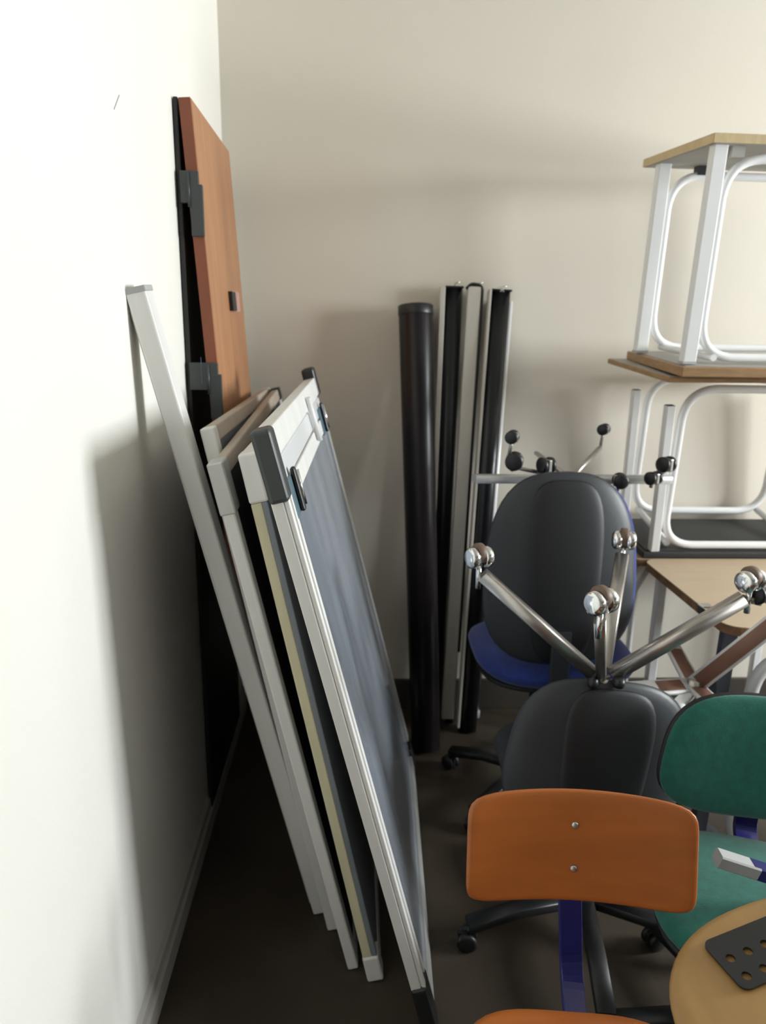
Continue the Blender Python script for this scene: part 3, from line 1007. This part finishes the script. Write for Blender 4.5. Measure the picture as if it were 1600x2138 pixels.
bar(bm, [V((0.848, 1.108, 0.66)) - o0, V((0.855, 1.125, 0.50)) - o0, V((0.868, 1.105, 0.30)) - o0, V((0.83, 0.90, 0.27)) - o0, V((0.80, 0.80, 0.335)) - o0], 0.016, 0.042, rad=0.06, upv=(0, -1, 0))
obj('post', bm, M_bluesteel, t)
bm = bmesh.new()
pad(bm, 0.385, 0.37, 0.013, p=3.4, flat=30, cx=-0.25, cy=0.15, segs=72)
obj('seat', bm, M_orangeply, t, M=Matrix.Translation(V((0.795, 0.775, 0.385)) - o0) @ Matrix.Rotation(yaw, 4, 'Z') @ Matrix.Rotation(-PI / 2, 4, 'X'))
bm = bmesh.new()
lathe(bm, [(0.028, 0.05), (0.028, 0.18), (0.016, 0.185), (0.016, 0.33), (0.06, 0.335), (0.06, 0.345)], c=(-0.01, -0.1, 0), n=20)
obj('column', bm, M_bluesteel, t)
for k in range(4):
    a_ = math.radians(45 + 90 * k)
    bm = bmesh.new()
    sweep(bm, [V((-0.01, -0.1, 0.075)), V((-0.01 + 0.26 * math.cos(a_), -0.1 + 0.26 * math.sin(a_), 0.018))], sq(0.025, 0.035), upv=(0, 0, 1))
    obj('foot', bm, M_bluesteel, t)

# ------------------------------------------------------------------ golden plywood seat, upturned, with perforated plate
KS = 0.95
nrm = V((-0.136, -0.029, 0.990)).normalized()
xa = V((0.959, 0.249, 0.139)).normalized()
wa = xa.cross(nrm).normalized()
za = -wa
corner = V((0.444, 0, 1.5)).lerp(V((0.972, 0.793, 0.649)), KS)     # first hole of the plate
cen = corner + xa * 0.078 * KS + wa * 0.127 * KS
o0 = V((1.30, 1.02, 0))
t = thing('upturned_chair', 'upturned chair showing golden round cornered plywood seat and black perforated plate, bottom right', 'chair', o0)
Mp = Matrix.Translation(cen - o0) @ Matrix((xa, -nrm, za)).transposed().to_4x4()
if Mp.to_3x3().determinant() < 0:
    Mp = Mp @ Matrix.Scale(-1, 4, (1, 0, 0))
bm = bmesh.new()
pad(bm, 0.43 * KS, 0.40 * KS, 0.013, p=2.3, flat=30, cx=0.0, segs=72)
st_ = obj('seat', bm, M_yellowply, t, M=Mp)
# plate with real holes
bm = bmesh.new()


def loop2(pts):
    vs_ = [bm.verts.new((p[0], 0, p[1])) for p in pts]
    for k in range(len(vs_)):
        bm.edges.new((vs_[k], vs_[(k + 1) % len(vs_)]))


pw, ph, rr = 0.150, 0.078, 0.012
outl = []
for cx_, cy_, a0 in ((pw / 2 - rr, ph / 2 - rr, 0), (-pw / 2 + rr, ph / 2 - rr, PI / 2), (-pw / 2 + rr, -ph / 2 + rr, PI), (pw / 2 - rr, -ph / 2 + rr, 1.5 * PI)):
    for k in range(6):
        q = a0 + PI / 2 * k / 5
        outl.append((cx_ + rr * math.cos(q), cy_ + rr * math.sin(q)))
loop2(outl)
for ix in range(4):
    for iy in range(3):
        if iy == 2:
            continue
        hx, hy = -0.057 + ix * 0.0278, 0.005 - iy * 0.0278
        loop2([(hx + 0.0062 * math.cos(2 * PI * k / 12), hy + 0.0062 * math.sin(2 * PI * k / 12)) for k in range(12)])
bmesh.ops.triangle_fill(bm, edges=bm.edges, use_beauty=True, normal=(0, 1, 0))
r_ = bmesh.ops.extrude_face_region(bm, geom=list(bm.faces))
for v_ in r_['geom']:
    if isinstance(v_, bmesh.types.BMVert):
        v_.co.y -= 0.003
Mq = Matrix.Translation(corner + nrm * 0.009 + xa * 0.057 + wa * 0.005 - o0) @ Matrix((xa, -nrm, za)).transposed().to_4x4()
obj('mounting_plate', bm, M_blackp, t, 'black perforated mounting plate', M=Mq)
bm = bmesh.new()
bar(bm, [cen - o0 + V((0.08, 0.10, -0.02)), V((1.27, 1.10, 0.40)) - o0, V((1.30, 1.02, 0.012)) - o0], 0.03, 0.02, rad=0.05)
obj('post', bm, M_bluesteel, t)
bm = bmesh.new()
p0, p1 = V((1.130, 1.120, 0.548)), V((1.335, 1.100, 0.485))
bar(bm, [p0.lerp(p1, 0.30) - o0, p1 - o0], 0.028, 0.028)
obj('leg', bm, M_bluesteel, t)
bm = bmesh.new()
bar(bm, [p0 - o0, p0.lerp(p1, 0.36) - o0], 0.026, 0.030)
obj('leg_cap', bm, M_greyplastic, t, 'light grey end cap')
bm = bmesh.new()
bar(bm, [p1 - o0, V((1.27, 1.10, 0.30)) - o0], 0.028, 0.028)
obj('brace', bm, M_bluesteel, t)
